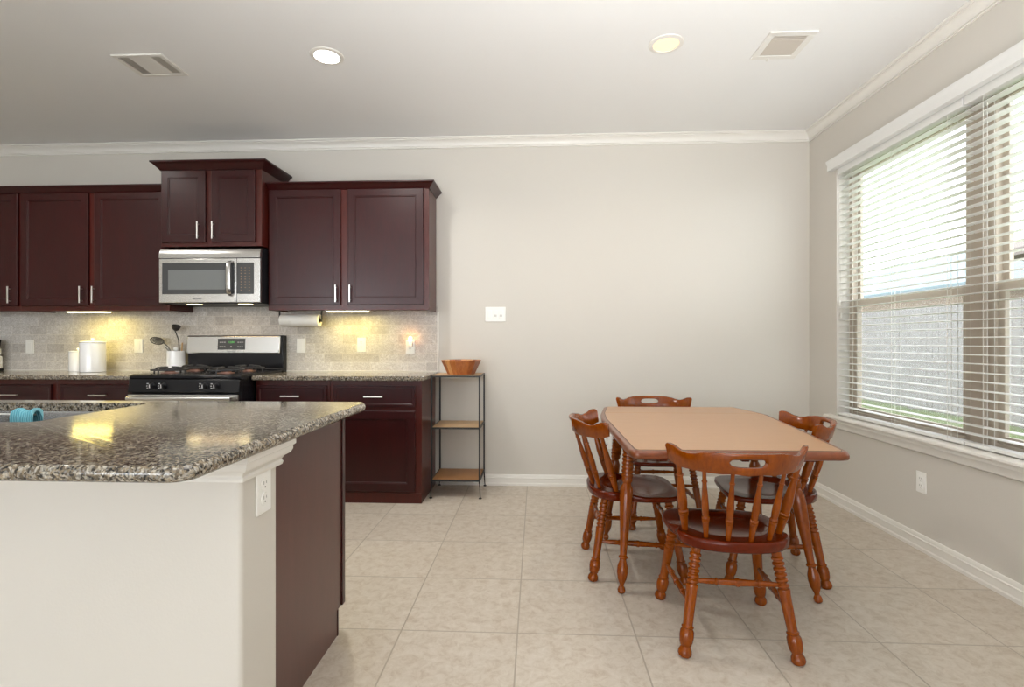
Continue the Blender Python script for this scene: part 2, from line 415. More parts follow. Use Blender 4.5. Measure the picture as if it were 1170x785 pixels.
# stool and apron under the window
SP = [(0, 0), (.0, .028), (-.085, .028), (-.093, .022), (-.095, .013), (-.090, .004), (-.080, 0)]
m = MB().prism([(R+.085+u if u == 0 else R+.045+u, .604+v) for u, v in SP], WY0-.07, WY1+.085, 'y')
m2 = MB(); m2.v = [(x, y, z) for (x, y, z) in m.v]; m2.f = m.f
struct(m2, 'trim_5', 'trim_paint')
AP = [(R, .604), (R-.034, .604), (R-.034, .590), (R-.026, .580), (R-.020, .560), (R-.018, .548), (R-.010, .542), (R, .540)]
struct(MB().prism(AP, WY0-.04, WY1+.05, 'y'), 'trim_6', 'trim_paint')

# valance and blinds (2 inch slats)
VP = [(R-.001, 2.386), (R-.040, 2.386), (R-.042, 2.395), (R-.042, 2.425), (R-.048, 2.434), (R-.052, 2.447), (R-.052, 2.455), (R-.001, 2.455)]
va = thing('blind_valance', (R-.02, 2.72, 2.42), 'white moulded valance across the top of the double window', 'valance')
pl(MB().prism(VP, WY0-.05, WY1+.045, 'y'), 'valance_board', 'blind_white', va)
def blind(y0, y1, label, cords):
    xc = R+.036
    t = thing('window_blind', (xc, (y0+y1)/2, 2.34), label, 'blind', 'white slatted blinds in the double window')
    pl(bx(R+.004, R+.062, y0, y1, 2.345, 2.40), 'headrail', 'blind_white', t, bevel=.002)
    m = MB(); z = 2.315; pitch = .0437
    while z > WZ0+.045:
        prof = [(-.025, -.0015), (-.012, .0005), (0, .0012), (.012, .0005), (.025, -.0015), (.025, .0012), (.012, .0032), (0, .004), (-.012, .0032), (-.025, .0012)]
        m.prism([(xc+u, z+v) for u, v in prof], y0, y1, 'y'); z -= pitch
    pl(m, 'slats', 'blind_white', t, smooth=60)
    pl(bx(xc-.026, xc+.026, y0, y1, WZ0+.010, WZ0+.028), 'bottom_rail', 'blind_white', t, bevel=.003)
    for yc in cords:
        c = MB()
        for dx in (-.027, .026): c.box(xc+dx-.0006, xc+dx+.0006, yc-.0009, yc+.0009, WZ0+.02, 2.35)
        c.box(xc-.001, xc+.001, yc+.008, yc+.0095, WZ0+.02, 2.35)
        pl(c, 'ladder_cord', 'cord', t)
    return t
t = blind(2.738, WY1-.004, 'white slatted blind over the window section next to the room corner', (3.70, 3.27, 2.84))
for yc, zz in ((3.795, 1.445), (3.78, 1.36)):
    c = MB().tube((R-.0, yc, zz), (R-.0, yc, 2.35), .0012, 6).lathe([(0, .004), (.3, .007), (.8, .005), (1, .002)], (R, yc, zz-.035), (R, yc, zz+.005), 10)
    pl(c, 'lift_cord', 'cord', t)
blind(WY0+.004, 2.728, 'white slatted blind over the window section beyond the middle post', (2.62, 2.2, 1.78))

# ------------------------------------------------------------------ outside
tag(bx(R+.2, 34, -14, 44, -.25, -.15).build('garden_lawn', 'grass'), 'green lawn between the house and the wooden fence', 'lawn', kind='stuff')
fn = thing('garden_fence', (7.2, 6, -.15), 'weathered grey board fence seen low through the window blinds', 'fence')
m = MB(); y = -4.0
while y < 18:
    h = 1.80+random.uniform(-.006, .006)
    m.box(7.2, 7.222, y, y+.138, -.12, h); y += .146
pl(m, 'boards', 'fence_wood', fn)
pl(bx(7.222, 7.26, -4, 18, .15, .24).box(7.222, 7.26, -4, 18, .8, .89).box(7.222, 7.26, -4, 18, 1.5, 1.59), 'rails', 'fence_wood', fn)
for i in range(10): pl(bx(7.26, 7.35, -3.9+i*2.4, -3.81+i*2.4, -.15, 1.75), 'post', 'fence_wood', fn)
def house(x0, x1, y0, y1, eave, ridge, wallm, roofm, label, hip):
    h = thing('neighbour_house', ((x0+x1)/2, (y0+y1)/2, -.15), label, 'house')
    pl(bx(x0, x1, y0, y1, -.15, eave), 'walls', wallm, h)
    o = .45; xm = (x0+x1)/2; e = eave-.05
    vs = [(x0-o, y0-o, e), (x1+o, y0-o, e), (x1+o, y1+o, e), (x0-o, y1+o, e), (xm, y0+hip, ridge), (xm, y1-hip, ridge)]
    vs += [(a, b, c+.14) for a, b, c in vs]
    m = MB().add([vs[i] for i in range(4)]+[vs[i] for i in (6, 7, 8, 9, 10, 11)], [(3, 2, 1, 0), (0, 1, 5, 4), (1, 2, 6, 5), (2, 3, 7, 6), (3, 0, 4, 7), (4, 5, 8), (5, 6, 9, 8), (6, 7, 9), (7, 4, 8, 9)])
    pl(m, 'roof', roofm, h)
    for yy in (y0+(y1-y0)*.3, y0+(y1-y0)*.7):
        wn_ = pl(bx(x0-.03, x0, yy-.5, yy+.5, .9, 2.1), 'window_frame', 'trim_paint', h)
        pl(bx(x0-.04, x0-.03, yy-.45, yy+.45, .95, 2.05), 'window_pane', 'dark_glass', wn_)
house(12.5, 19, 15.2, 27, 2.75, 4.4, 'brick_tan', 'roof_shingle', 'neighbouring house with a pale slate-grey roof above the fence', 3)
house(9.8, 15, 3.5, 11.0, 2.9, 4.5, 'brick_tan', 'roof_brown', 'tan brick neighbouring house with a brown roof behind the middle post', 2.2)

# ------------------------------------------------------------------ cabinets
def bar_handle(par, x, z, y, ln, vertical=True):
    m = MB(); r = .0055; h = ln/2
    if vertical:
        m.tube((x, y-.028, z-h), (x, y-.028, z+h), r); ends = [(x, z-h*.72), (x, z+h*.72)]
    else:
        m.tube((x-h, y-.028, z), (x+h, y-.028, z), r); ends = [(x-h*.72, z), (x+h*.72, z)]
    for ex, ez in ends: m.tube((ex, y-.028, ez), (ex, y+.001, ez), .004, 8)
    pl(m, 'handle', 'nickel', par)
CRN = [(0, 0), (.006, .002), (.010, .010), (.016, .016), (.030, .032), (.038, .040), (.046, .044), (.046, .054), (0, .054)]
def cab_crown(par, x0, x1, yf, z, wrapL, wrapR, s=1.0):
    m = MB()
    rows = []
    if wrapL: rows.append([(x0-u*s, W-.002, z+v*s) for u, v in CRN])
    rows.append([(x0-(u*s if wrapL else 0), yf-u*s, z+v*s) for u, v in CRN])
    rows.append([(x1+(u*s if wrapR else 0), yf-u*s, z+v*s) for u, v in CRN])
    if wrapR: rows.append([(x1+u*s, W-.002, z+v*s) for u, v in CRN])
    m.rings(rows)
    pl(m, 'crown', 'cabinet_wood', par, smooth=30)
def upper(x0, x1, yf, z0, z1, doors, label, wrapL=0, wrapR=0, crown_z=None, cs=1.0, zd=None):
    """doors: (x0, x1, handle x)"""
    t = thing('wall_cabinet', ((x0+x1)/2, (yf+W)/2, z0), label, 'cabinet', 'dark cherry wall cabinets')
    fr = yf+.020
    pl(bx(x0, x1, fr+.02, W-.001, z0+.012, z1).box(x0, x1, fr, fr+.02, z0, z1).box(x0, x0+.018, fr+.02, W-.001, z0, z0+.012).box(x1-.018, x1, fr+.02, W-.001, z0, z0+.012), 'body', 'cabinet_frame_wood', t, bevel=.0015)
    for a, b, hx, dz0, dz1 in doors:
        d = pl(MB().frame_panel(a, b, dz0, dz1, yf, .0195, .052), 'door', 'cabinet_wood', t, wn=True)
        bar_handle(d, hx, dz0+.085, yf, .13)
    cab_crown(t, x0, x1, fr, crown_z or z1-.012, wrapL, wrapR, cs)
    return t
DZ0, DZ1 = 1.437, 2.316
upper(-4.62, -4.052, 3.90, 1.398, 2.328, [(-4.60, -4.065, -4.115, DZ0, DZ1)], 'single-door dark cherry wall cabinet at the end beside the coffee maker corner')
upper(-4.052, -2.845, 3.90, 1.398, 2.328, [(-4.040, -3.490, -3.533, DZ0, DZ1), (-3.440, -2.866, -3.432, DZ0, DZ1)], 'dark cherry two-door wall cabinet above the white canisters')
upper(-2.843, -2.062, 3.806, 1.875, 2.462, [(-2.830, -2.489, -2.533, 1.906, 2.446), (-2.441, -2.106, -2.418, 1.906, 2.446)], 'raised small two-door dark cherry cabinet above the microwave', 1, 1, 2.450, 1.18)
upper(-2.060, -.815, 3.90, 1.398, 2.328, [(-2.046, -1.492, -1.520, DZ0, DZ1), (-1.436, -.855, -1.412, DZ0, DZ1)], 'wide two-door dark cherry wall cabinet above the paper towel roll', 0, 1)

def under_light(x0, x1, label):
    t = thing('under_cabinet_light', ((x0+x1)/2, 3.975, 1.398), label, 'light', 'lit bars under the wall cabinets')
    pl(bx(x0-.01, x1+.01, 3.942, 4.0, 1.392, 1.4095), 'housing', 'white_plastic', t, bevel=.002)
    pl(bx(x0, x1, 3.946, 3.996, 1.386, 1.3925), 'lens', 'light_yellow', t, bevel=.002)
    area('under_cabinet_lamp', (0, .03, -.016), (0, 0, 0), x1-x0, .05, 2.3, (1, .78, .17), parent=t)
under_light(-3.70, -3.38, 'glowing yellow light bar under the cabinet above the canisters')
under_light(-1.62, -1.30, 'glowing yellow light bar under the cabinet beside the paper towel')

def base(x0, x1, label, doors, drawer, side=False):
    yf = 3.68; fr = 3.70
    t = thing('base_cabinet', ((x0+x1)/2, (fr+W)/2, 0), label, 'cabinet', 'dark cherry base cabinets')
    pl(bx(x0, x1, fr, W-.001, .0, .878).box(x0, x1, fr-.006, fr, 0, .075), 'body', 'cabinet_frame_wood', t, bevel=.0015)
    a, b = drawer
    d = pl(MB().frame_panel(a, b, .690, .842, yf, .0195, .016, .005, .006), 'drawer', 'cabinet_wood', t)
    bar_handle(d, (a+b)/2, .766, yf, .135, False)
    for a, b, hx in doors:
        d = pl(MB().frame_panel(a, b, .088, .662, yf, .0195, .055), 'door', 'cabinet_wood', t)
        bar_handle(d, hx, .585, yf, .13)
    return t
base(-1.487, -.822, 'dark cherry base cabinet at the counter end beside the metal shelf stand', [(-1.456, -.867, -1.41)], (-1.456, -.867))
base(-2.036, -1.489, 'dark cherry base cabinet adjoining the stove, under the paper towel roll', [(-2.02, -1.512, -1.56)], (-2.02, -1.512))
base(-3.542, -2.850, 'dark cherry base cabinet under the white canisters', [(-3.508, -3.205, -3.24), (-3.195, -2.89, -3.16)], (-3.508, -2.89))
base(-4.215, -3.544, 'dark cherry base cabinet under the coffee maker', [(-4.185, -3.90, -3.93), (-3.89, -3.575, -3.85)], (-4.185, -3.575))
base(-4.9, -4.217, 'dark cherry base cabinet at the very end of the counter run', [(-4.87, -4.57, -4.6), (-4.56, -4.25, -4.5)], (-4.87, -4.25))

def slab(name, x0, x1, y0, y1, label):
    o = bx(x0, x1, y0, y1, .880, CT).build(name, 'granite', bevel=.010, seg=3)
    return tag(o, label, 'countertop')
slab('countertop', -2.038, -.790, 3.635, W-.012, 'speckled granite worktop between the stove and the shelf stand')
slab('countertop', -5.0, -2.850, 3.635, W-.012, 'speckled granite worktop carrying the white canisters')

# ------------------------------------------------------------------ microwave
X0, X1, YM, Z0, Z1 = -2.842, -2.063, 3.80, 1.444, 1.860
t = thing('microwave', ((X0+X1)/2, 4.0, Z0), 'stainless steel microwave with a dark window, mounted over the stove', 'microwave')
pl(bx(X0+.003, X1-.003, YM+.03, W-.014, Z0, Z1), 'body', 'black_plastic', t, bevel=.003)
# vent band curved back at its top
prof = [(YM+.029, Z1-.002), (YM+.020, Z1-.004), (YM+.008, Z1-.020), (YM+.001, Z1-.045), (YM, Z1-.074), (YM+.029, Z1-.074)]
pl(MB().prism(prof, X0, X1, 'x'), 'vent_band', 'brushed_steel', t)
d = pl(bx(X0, -2.243, YM, YM+.03, Z0+.006, Z1-.079), 'door', 'brushed_steel', t, bevel=.004)
pl(bx(-2.816, -2.262, YM-.0015, YM+.002, 1.514, 1.748), 'window_frame', 'dark_glass', d, bevel=.001)
pl(bx(-2.768, -2.327, YM-.003, YM-.001, 1.548, 1.695), 'window', 'microwave_screen', d)
pts = [(-2.282, YM+.002, 1.762), (-2.283, YM-.018, 1.757), (-2.284, YM-.034, 1.738), (-2.284, YM-.040, 1.69), (-2.284, YM-.041, 1.63), (-2.284, YM-.040, 1.565), (-2.283, YM-.034, 1.522), (-2.282, YM-.018, 1.504), (-2.281, YM+.002, 1.498)]
m = MB(); hw = .0165
rs = []
for i, p in enumerate(pts):
    q0 = Vector(pts[max(0, i-1)]); q1 = Vector(pts[min(len(pts)-1, i+1)]); dd = (q1-q0).normalized(); nn = Vector((0, -dd.z, dd.y))
    c = Vector(p); rs.append([c+Vector((-hw, 0, 0)), c+Vector((-hw*.8, 0, 0))+nn*.006, c+Vector((hw*.8, 0, 0))+nn*.006, c+Vector((hw, 0, 0)), c-nn*.004])
m.rings(rs)
pl(m, 'handle', 'brushed_steel', d, smooth=50)
p_ = pl(bx(-2.240, X1, YM, YM+.03, Z0+.006, Z1-.079), 'control_panel', 'brushed_steel', t, bevel=.004)
kp = pl(bx(-2.238, -2.108, YM-.0015, YM+.002, 1.514, 1.748), 'keypad', 'dark_glass', p_, bevel=.001)
for q in range(3):
    m = MB()
    for r_ in range(9):
        if r_ == 8 and q == 1: continue
        xx = -2.205+q*.031; zz = 1.709-r_*.021
        m.box(xx-.0035, xx+.0035, YM-.0022, YM-.0014, zz-.0015, zz+.0015)
    pl(m, 'key_column', 'printing_amber', kp)
lettering('FRIGIDAIRE', .0135, (-2.545, YM-.0008, 1.478), (PI/2, 0, 0), 'printing_grey', d)
for xx in (-2.62, -2.22):
    pl(bx(xx-.045, xx+.045, YM+.06, YM+.11, Z0-.003, Z0+.001), 'cooktop_lamp', 'light_yellow', t)
area('microwave_lamp', (0, -.08, -.012), (0, 0, 0), .5, .05, .8, (1, .74, .42), parent=t)

# ------------------------------------------------------------------ stove
X0, X1 = -2.845, -2.043
t = thing('gas_stove', ((X0+X1)/2, 3.85, 0), 'black and stainless gas stove between the two worktops', 'stove')
pl(bx(X0+.004, X1-.004, 3.535, 4.17, .04, .905).box(X0+.03, X1-.03, 3.6, 4.15, 0, .04), 'body', 'black_enamel', t, bevel=.003)
pl(MB().prism([(3.512, .902), (3.520, .920), (3.55, .930), (4.10, .930), (4.10, .900), (3.53, .895)], X0, X1, 'x'), 'cooktop', 'black_enamel', t, bevel=.003)
pl(MB().prism([(3.535, .800), (3.498, .806), (3.510, .896), (3.535, .896)], X0+.004, X1-.004, 'x'), 'control_strip', 'black_enamel', t, bevel=.003)
d = pl(bx(X0+.006, X1-.006, 3.500, 3.534, .20, .794), 'oven_door', 'black_enamel', t, bevel=.004)
pl(bx(X0+.006, X1-.006, 3.496, 3.501, .66, .79), 'door_band', 'brushed_steel', d)
pl(bx(X0+.12, X1-.12, 3.497, 3.502, .32, .62), 'oven_window', 'dark_glass', d)
m = MB().tube((X0+.035, 3.452, .768), (X1-.035, 3.452, .768), .014, 14)
for xx in (X0+.07, X1-.07): m.tube((xx, 3.452, .768), (xx, 3.505, .768), .010, 10)
pl(m, 'oven_handle', 'brushed_steel', d)
pl(bx(X0+.006, X1-.006, 3.505, 3.534, .05, .19), 'storage_drawer', 'black_enamel', t, bevel=.004)
for i, xx in enumerate((-2.665, -2.583, -2.290, -2.208)):
    kb = pl(MB().lathe([(0, .022), (.25, .021), (.3, .017), (1, .0155)], (xx, 3.506, .852), (xx, 3.474, .848), 18), 'knob', 'black_plastic', t)
    pl(bx(xx-.0025, xx+.0025, 3.470, 3.475, .838, .862), 'knob_pointer', 'printing_white', kb)
    m = MB()
    for dx, dz, w_ in ((-.034, .014, .006), (-.038, -.002, .004), (-.034, -.016, .006)): m.box(xx+dx-w_, xx+dx+w_, 3.4995, 3.5035, .852+dz-.003, .852+dz+.003)
    pl(m, 'printed_marks', 'printing_white', t)
# backguard
pl(bx(X0+.004, X1-.004, 4.125, 4.19, .90, 1.208).box(X0+.004, X1-.004, 4.09, 4.125, .92, .945), 'backguard', 'black_enamel', t, bevel=.006)
m = MB().prism([(4.128, 1.060), (4.098, 1.062), (4.110, 1.204), (4.128, 1.208)], X0+.006, X1-.022, 'x')
bg = pl(m, 'backguard_panel', 'brushed_steel', t, bevel=.008)
pl(MB().prism([(4.110, 1.093), (4.098, 1.093), (4.105, 1.182), (4.113, 1.182)], -2.575, -2.350, 'x'), 'display_panel', 'dark_glass', bg)
lettering('12:04', .022, (-2.462, 4.0995, 1.152), (PI/2-.08, 0, 0), 'display_green', bg, 'clock_digits')
for xx in (-2.553, -2.535, -2.517, -2.405, -2.387, -2.369):
    for zz in (1.117, 1.152): pl(bx(xx-.005, xx+.005, 4.098+(zz-1.093)*.08-.001, 4.103+(zz-1.093)*.08, zz-.0025, zz+.0025), 'button_marking', 'printing_white', bg)
pl(bx(-2.467, -2.459, 4.0985, 4.104, 1.112, 1.122), 'button_marking', 'printing_white', bg)
lettering('FRIGIDAIRE', .013, (-2.462, 4.0985, 1.077), (PI/2-.08, 0, 0), 'printing_grey', bg)
# burners and grates
for i, (xx, yy) in enumerate(((-2.655, 3.66), (-2.655, 3.94), (-2.235, 3.66), (-2.235, 3.94))):
    bn = pl(MB().lathe([(0, .058), (.4, .056), (.5, .036), (1, .034)], (xx, yy, .930), (xx, yy, .944), 20), 'burner', 'burner_base', t)
    pl(MB().lathe([(0, .030), (.6, .030), (1, .024)], (xx, yy, .944), (xx, yy, .952), 20), 'burner_cap', 'cast_iron', bn)
    g = MB(); hs = .115; zt = .972
    for sx_, sy_ in ((1, 0), (-1, 0), (0, 1), (0, -1)):
        g.path([(xx+sx_*.022, yy+sy_*.022, zt+.002), (xx+sx_*.06, yy+sy_*.06, zt), (xx+sx_*.095, yy+sy_*.095, zt-.004), (xx+sx_*hs, yy+sy_*hs, zt-.022), (xx+sx_*(hs+.003), yy+sy_*(hs+.003), .930)], .0058)
    g.path([(xx+hs*math.cos(w), yy+hs*math.sin(w), .955) for w in [2*PI*j/24 for j in range(25)]], .0055)
    pl(g, 'grate', 'cast_iron', t)

# ------------------------------------------------------------------ island
IX = -3.3
struct(bx(IX, -.733, 1.262, 1.443, 0, .880), 'wall_island', 'wall_paint', bevel=.012, seg=4)
IP = [(0, .812), (.010, .812), (.012, .820), (.008, .826), (.014, .836), (.026, .842), (.031, .852), (.031, .862), (.037, .866), (.037, .8795), (0, .8795)]
rows = [[(IX, 1.262-u, z) for u, z in IP], [(-.733+u, 1.262-u, z) for u, z in IP], [(-.733+u, 1.4435+u, z) for u, z in IP], [(-.79, 1.4435+u, z) for u, z in IP]]
struct(MB().rings(rows), 'trim_7', 'trim_paint')
t = thing('island_cabinet', (-2.0, 1.78, 0), 'dark cherry island cabinet behind the painted half wall', 'cabinet')
PX = -.785
# hollow under the sink: side walls, floor, front frame
m = MB().box(IX, IX+.02, 1.4445, 2.09, .1, .879).box(-1.45, -1.43, 1.4445, 2.07, .1, .879).box(IX, PX-.02, 1.4445, 2.07, .1, .12).box(IX, PX-.02, 1.4445, 1.46, .1, .879)
m.box(IX, PX-.02, 2.05, 2.07, .1, .69).box(IX, PX-.02, 2.05, 2.07, .84, .879).box(IX+.01, PX-.02, 1.4445, 2.0, 0, .1)
pl(m, 'body', 'cabinet_frame_wood', t)
side = [(1.4445, 0), (2.020, 0), (2.020, .10), (2.078, .10), (2.078, .879), (1.4445, .879)]
pl(MB().prism(side, PX-.02, PX, 'x'), 'end_panel', 'island_panel_wood', t, bevel=.001)
pl(bx(PX-.04, PX+.006, 2.062, 2.092, .10, .879), 'corner_stile', 'cabinet_wood', t, bevel=.002)
pl(bx(IX, PX+.002, 2.020, 2.030, 0, .10), 'toe_kick', 'cabinet_wood', t)
xs = [IX+.03, -2.72, -2.1, -1.46, PX-.03]
for a, b in zip(xs, xs[1:]):
    for za, zb, nm, hz in ((.13, .67, 'door', .6), (.70, .84, 'drawer', .77)):
        m = MB().frame_panel(a+.01, b-.01, za, zb, 0, .019, .05 if nm == 'door' else .016)
        m.v = [(x, 2.090-y, z) for x, y, z in m.v]
        dd = pl(m, nm, 'cabinet_wood', t)
        hh = MB(); xm = (a+b)/2
        if nm == 'drawer': hh.tube((xm-.065, 2.118, hz), (xm+.065, 2.118, hz), .0055).tube((xm-.045, 2.118, hz), (xm-.045, 2.089, hz), .004).tube((xm+.045, 2.118, hz), (xm+.045, 2.089, hz), .004)
        else: hh.tube((b-.05, 2.118, hz-.065), (b-.05, 2.118, hz+.065), .0055).tube((b-.05, 2.118, hz-.045), (b-.05, 2.089, hz-.045), .004).tube((b-.05, 2.118, hz+.045), (b-.05, 2.089, hz+.045), .004)
        pl(hh, 'handle', 'nickel', dd)
# island worktop with a sink cut-out, rounded corners, rolled edge
CX0, CX1, CY0, CY1 = IX-.04, -.682, .985, 2.100
SX0, SX1, SY0, SY1 = -2.36, -1.535, 1.52, 2.005
def rrect(x0, x1, y0, y1, r, n=6):
    pts = []
    for cx, cy, a0 in ((x1-r, y1-r, 0), (x0+r, y1-r, PI/2), (x0+r, y0+r, PI), (x1-r, y0+r, 3*PI/2)):
        for i in range(n+1): w = a0+PI/2*i/n; pts.append((cx+r*math.cos(w), cy+r*math.sin(w)))
    return pts
def off(d, z, r=.055): return [(x, y, z) for x, y in rrect(CX0+d, CX1-d, CY0+d, CY1-d, max(r-d, .01))]
def hole(d, z): return [(x, y, z) for x, y in rrect(SX0-d, SX1+d, SY0-d, SY1+d, .03)]
m = MB(); e = .0175
loops = [hole(0, .880), off(.012, .880)]+[off(e-e*math.sin(w), (.880+CT)/2-e*math.cos(w)) for w in [PI*j/8 for j in range(1, 8)]]+[off(.012, CT), hole(.002, CT), hole(0, CT-.003), hole(0, .880)]
m.rings(loops, close=False)
o = m.build('island_countertop', 'granite', smooth=50, wn=True); tag(o, 'large speckled granite worktop of the kitchen island with rounded edge', 'countertop')
# sink
t = thing('kitchen_sink', ((SX0+SX1)/2, (SY0+SY1)/2, .7), 'stainless steel undermount sink set in the island worktop', 'sink')
def sr(d, z, r=.04): return [(x, y, z) for x, y in rrect(SX0+d, SX1-d, SY0+d, SY1-d, r)]
m = MB().rings([sr(-.02, .8785), sr(-.004, .8785), sr(-.003, .870), sr(.004, .72), sr(.02, .70), sr(.2, .698)], close=False)
k0 = len(m.v)-28; m.f.append(tuple(range(k0, k0+28)))
pl(m, 'basin', 'sink_steel', t)
pl(MB().lathe([(0, .045), (1, .045)], ((SX0+SX1)/2, (SY0+SY1)/2, .699), ((SX0+SX1)/2, (SY0+SY1)/2, .702), 20), 'drain', 'nickel', t)
# wire dish rack across the sink with a teal cloth over its end
t = thing('sink_rack', (-1.86, 1.76, .89), 'thin white wire rack laid across the island sink', 'rack')
m = MB()
for yy, zz in ((1.740, .905), (1.760, .902)): m.path([(-2.38, yy, CT+.0035), (-2.3, yy, zz), (-1.765, yy, zz)], .003, 6)
pl(m, 'wire', 'white_plastic', t)
m = MB(); rs = []
for i in range(13):
    u = i/12; x = -1.830+u*.082
    h = .013+.004*math.sin(u*9)+.005*u
    zc = .905+.004*math.sin(u*7)
    rs.append([(x, 1.705, zc-.034-.003*math.sin(u*20)), (x, 1.702, zc-.01), (x, 1.712, zc+h*.7), (x, 1.735, zc+h), (x, 1.765, zc+h*.95), (x, 1.792, zc+h*.5), (x, 1.797, zc-.012), (x, 1.792, zc-.03), (x, 1.787, zc-.012), (x, 1.765, zc+.008), (x, 1.735, zc+.01), (x, 1.716, zc)])
rs = [[(a, 1.75+(b_-1.75)*.45, c_) for a, b_, c_ in r_] for r_ in rs]
m.rings(rs)
o = m.build('dish_cloth', 'teal_cloth', smooth=70); tag(o, 'ribbed teal dish cloth draped over the wire rack in the sink', 'cloth')

# ------------------------------------------------------------------ outlets and switches
def plate(name, origin, face, label, cat, w=.072, h=.116, kind='duplex', n=1):
    """face 'y': on the back wall looking -Y; face 'x': looking -X; 'X': looking +X"""
    x, y, z = origin
    t = thing(name, origin, label, cat)
    def mp(mb):
        out = MB(); out.f = mb.f
        for u, v, d in mb.v:    # u across, v up, d out of the wall
            out.v.append({'y': (u, -d, v), 'x': (-d, -u, v), 'X': (d, u, v)}[face])
        return out
    def q(mb, nm, mat, par=t, **k): return mp(mb).build(nm, mat, par, **k)
    f = lambda u0, u1, v0, v1, d0, d1: MB().box(u0, u1, v0, v1, d0, d1)
    q(f(-w/2, w/2, -h/2, h/2, .0002, .006), 'cover_plate', 'white_plastic', bevel=.002)
    for i in range(n):
        cx = (i-(n-1)/2)*.046
        if kind == 'duplex':
            for s_ in (-1, 1):
                cz = s_*.0195
                r_ = q(MB().lathe([(0, .0165), (.8, .0165), (1, .0155)], (cx, cz, .005), (cx, cz, .0085), 18), 'receptacle', 'white_plastic')
                sl = f(cx-.0075, cx-.0055, cz-.001, cz+.008, .0082, .0088).box(cx+.0055, cx+.0075, cz, cz+.007, .0082, .0088).lathe([(0, .0026), (1, .0026)], (cx, cz-.008, .0082), (cx, cz-.008, .0088), 10)
                q(sl, 'slots', 'slot_grey', r_)
        else:
            r_ = q(f(cx-.0165, cx+.0165, -.033, .033, .005, .0085), 'rocker' if kind != 'switch3' or i else 'dimmer', 'white_plastic', bevel=.0015)
            if kind == 'switch3' and i: q(f(cx-.011, cx+.011, -.020, -.003, .0084, .0105), 'paddle', 'rocker_grey', r_, bevel=.001)
    return t
YB = W-.010
plate('wall_outlet', (-4.257, YB, 1.116), 'y', 'white cover plate on the backsplash between coffee maker and canisters', 'outlet', kind='rocker')
plate('wall_outlet', (-3.311, YB, 1.123), 'y', 'white switch plate on the backsplash next to the utensil crock', 'switch', kind='rocker')
plate('wall_outlet', (-1.930, YB, 1.125), 'y', 'white plate on the backsplash directly beneath the paper towel roll', 'outlet', kind='rocker')
plate('wall_outlet', (-1.427, YB, 1.132), 'y', 'white duplex outlet on the backsplash beneath the lit bar beside the towel', 'outlet')
plate('wall_outlet', (-1.026, YB, 1.118), 'y', 'white outlet holding the glowing night light', 'outlet')
plate('light_switch', (-.334, W, 1.378), 'y', 'white triple switch plate on the bare wall above the shelf stand', 'switch', w=.165, h=.118, kind='switch3', n=3)
plate('wall_outlet', (.560, W, .357), 'y', 'white outlet low on the back wall behind the dining table', 'outlet')
plate('wall_outlet', (R, 3.008, .376), 'x', 'white duplex outlet on the wall below the window', 'outlet')
plate('wall_outlet', (-.733, 1.362, .760), 'X', 'white duplex outlet on the end of the island half wall', 'outlet')
t = thing('night_light', (-1.020, YB-.0095, 1.137), 'small glowing orange night light plugged into the backsplash outlet', 'light')
bx(-.018, .018, -.026, -.0002, -.02, .026).build('base', 'white_plastic', t, bevel=.004)
MB().lathe([(0, .012), (.2, .017), (.7, .016), (.95, .009), (1, .002)], (0, -.016, .024), (0, -.016, .064), 16).build('lamp_shade', 'night_glow', t)
lg = bpy.data.lights.new('night_lamp', 'POINT'); lg.energy = .35; lg.color = (1, .45, .14); lg.shadow_soft_size = .012
lo = bpy.data.objects.new('night_lamp', lg); COL.objects.link(lo); lo.parent = t; lo.location = (0, -.05, .05)

# ------------------------------------------------------------------ things on the counters
def canister(x, y, r, h, label):
    t = thing('canister', (x, y, CT), label, 'canister', 'white ceramic canisters')
    MB().lathe([(0, r*.95), (.015, r), (.97, r), (1, r*.97)], (0, 0, 0), (0, 0, h*.93), 36).build('jar', 'white_ceramic', t)
    ld = MB().lathe([(0, r*.99), (.15, r*1.015), (.5, r*1.015), (.8, r*.9), (1, r*.2)], (0, 0, h*.932), (0, 0, h), 36).build('lid', 'white_ceramic', t)
    MB().lathe([(0, .008), (.3, .007), (.6, .014), (.9, .012), (1, .004)], (0, 0, h-.002), (0, 0, h+.022), 16).build('knob', 'white_ceramic', ld)
canister(-3.563, 4.03, .086, .250, 'tall wide white ceramic canister on the granite worktop')
canister(-3.750, 4.10, .062, .170, 'short white ceramic canister half hidden behind the tall one')

t = thing('utensil_crock', (-2.926, 4.105, CT), 'plain white crock of cooking utensils against the stove', 'crock')
m = MB().lathe([(0, .062), (.03, .066), (1, .067), (1, .062), (.06, .058), (.06, .0)], (0, 0, 0), (0, 0, .168), 32, caps=False)
m.build('pot', 'white_ceramic', t)
CX, CY = -2.926, 4.105
def utensil(name, label, pts, r, mat):
    o = thing(name, (CX, CY, CT), label, 'utensil')
    MB().path(pts, r).build('handle', mat, o); return o
u = utensil('ladle', 'dark ladle standing upright in the white crock', [(.02, .0, .02), (.028, 0, .18), (.022, -.002, .26), (.005, -.005, .31), (-.005, -.006, .335)], .0042, 'utensil_dark')
m = MB().lathe([(0, .004), (.15, .016), (.4, .026), (.75, .031), (1, .032), (.98, .029), (.7, .027), (.3, .018), (.1, .002)], (-.004, -.002, .330), (.012, -.012, .372), 20, caps=False)
m.build('scoop', 'utensil_dark', u)
u = utensil('slotted_spoon', 'grey wire skimmer leaning far out of the white crock', [(-.01, .01, .03), (-.04, .0, .16), (-.062, -.004, .20), (-.10, -.008, .235)], .004, 'utensil_dark')
m = MB().path([(-.152+.056*math.cos(w), -.010+.012*math.sin(w), .250+.026*math.sin(w)-.012*math.cos(w)) for w in [2*PI*j/20 for j in range(21)]], .0038)
m.build('rim', 'utensil_dark', u)
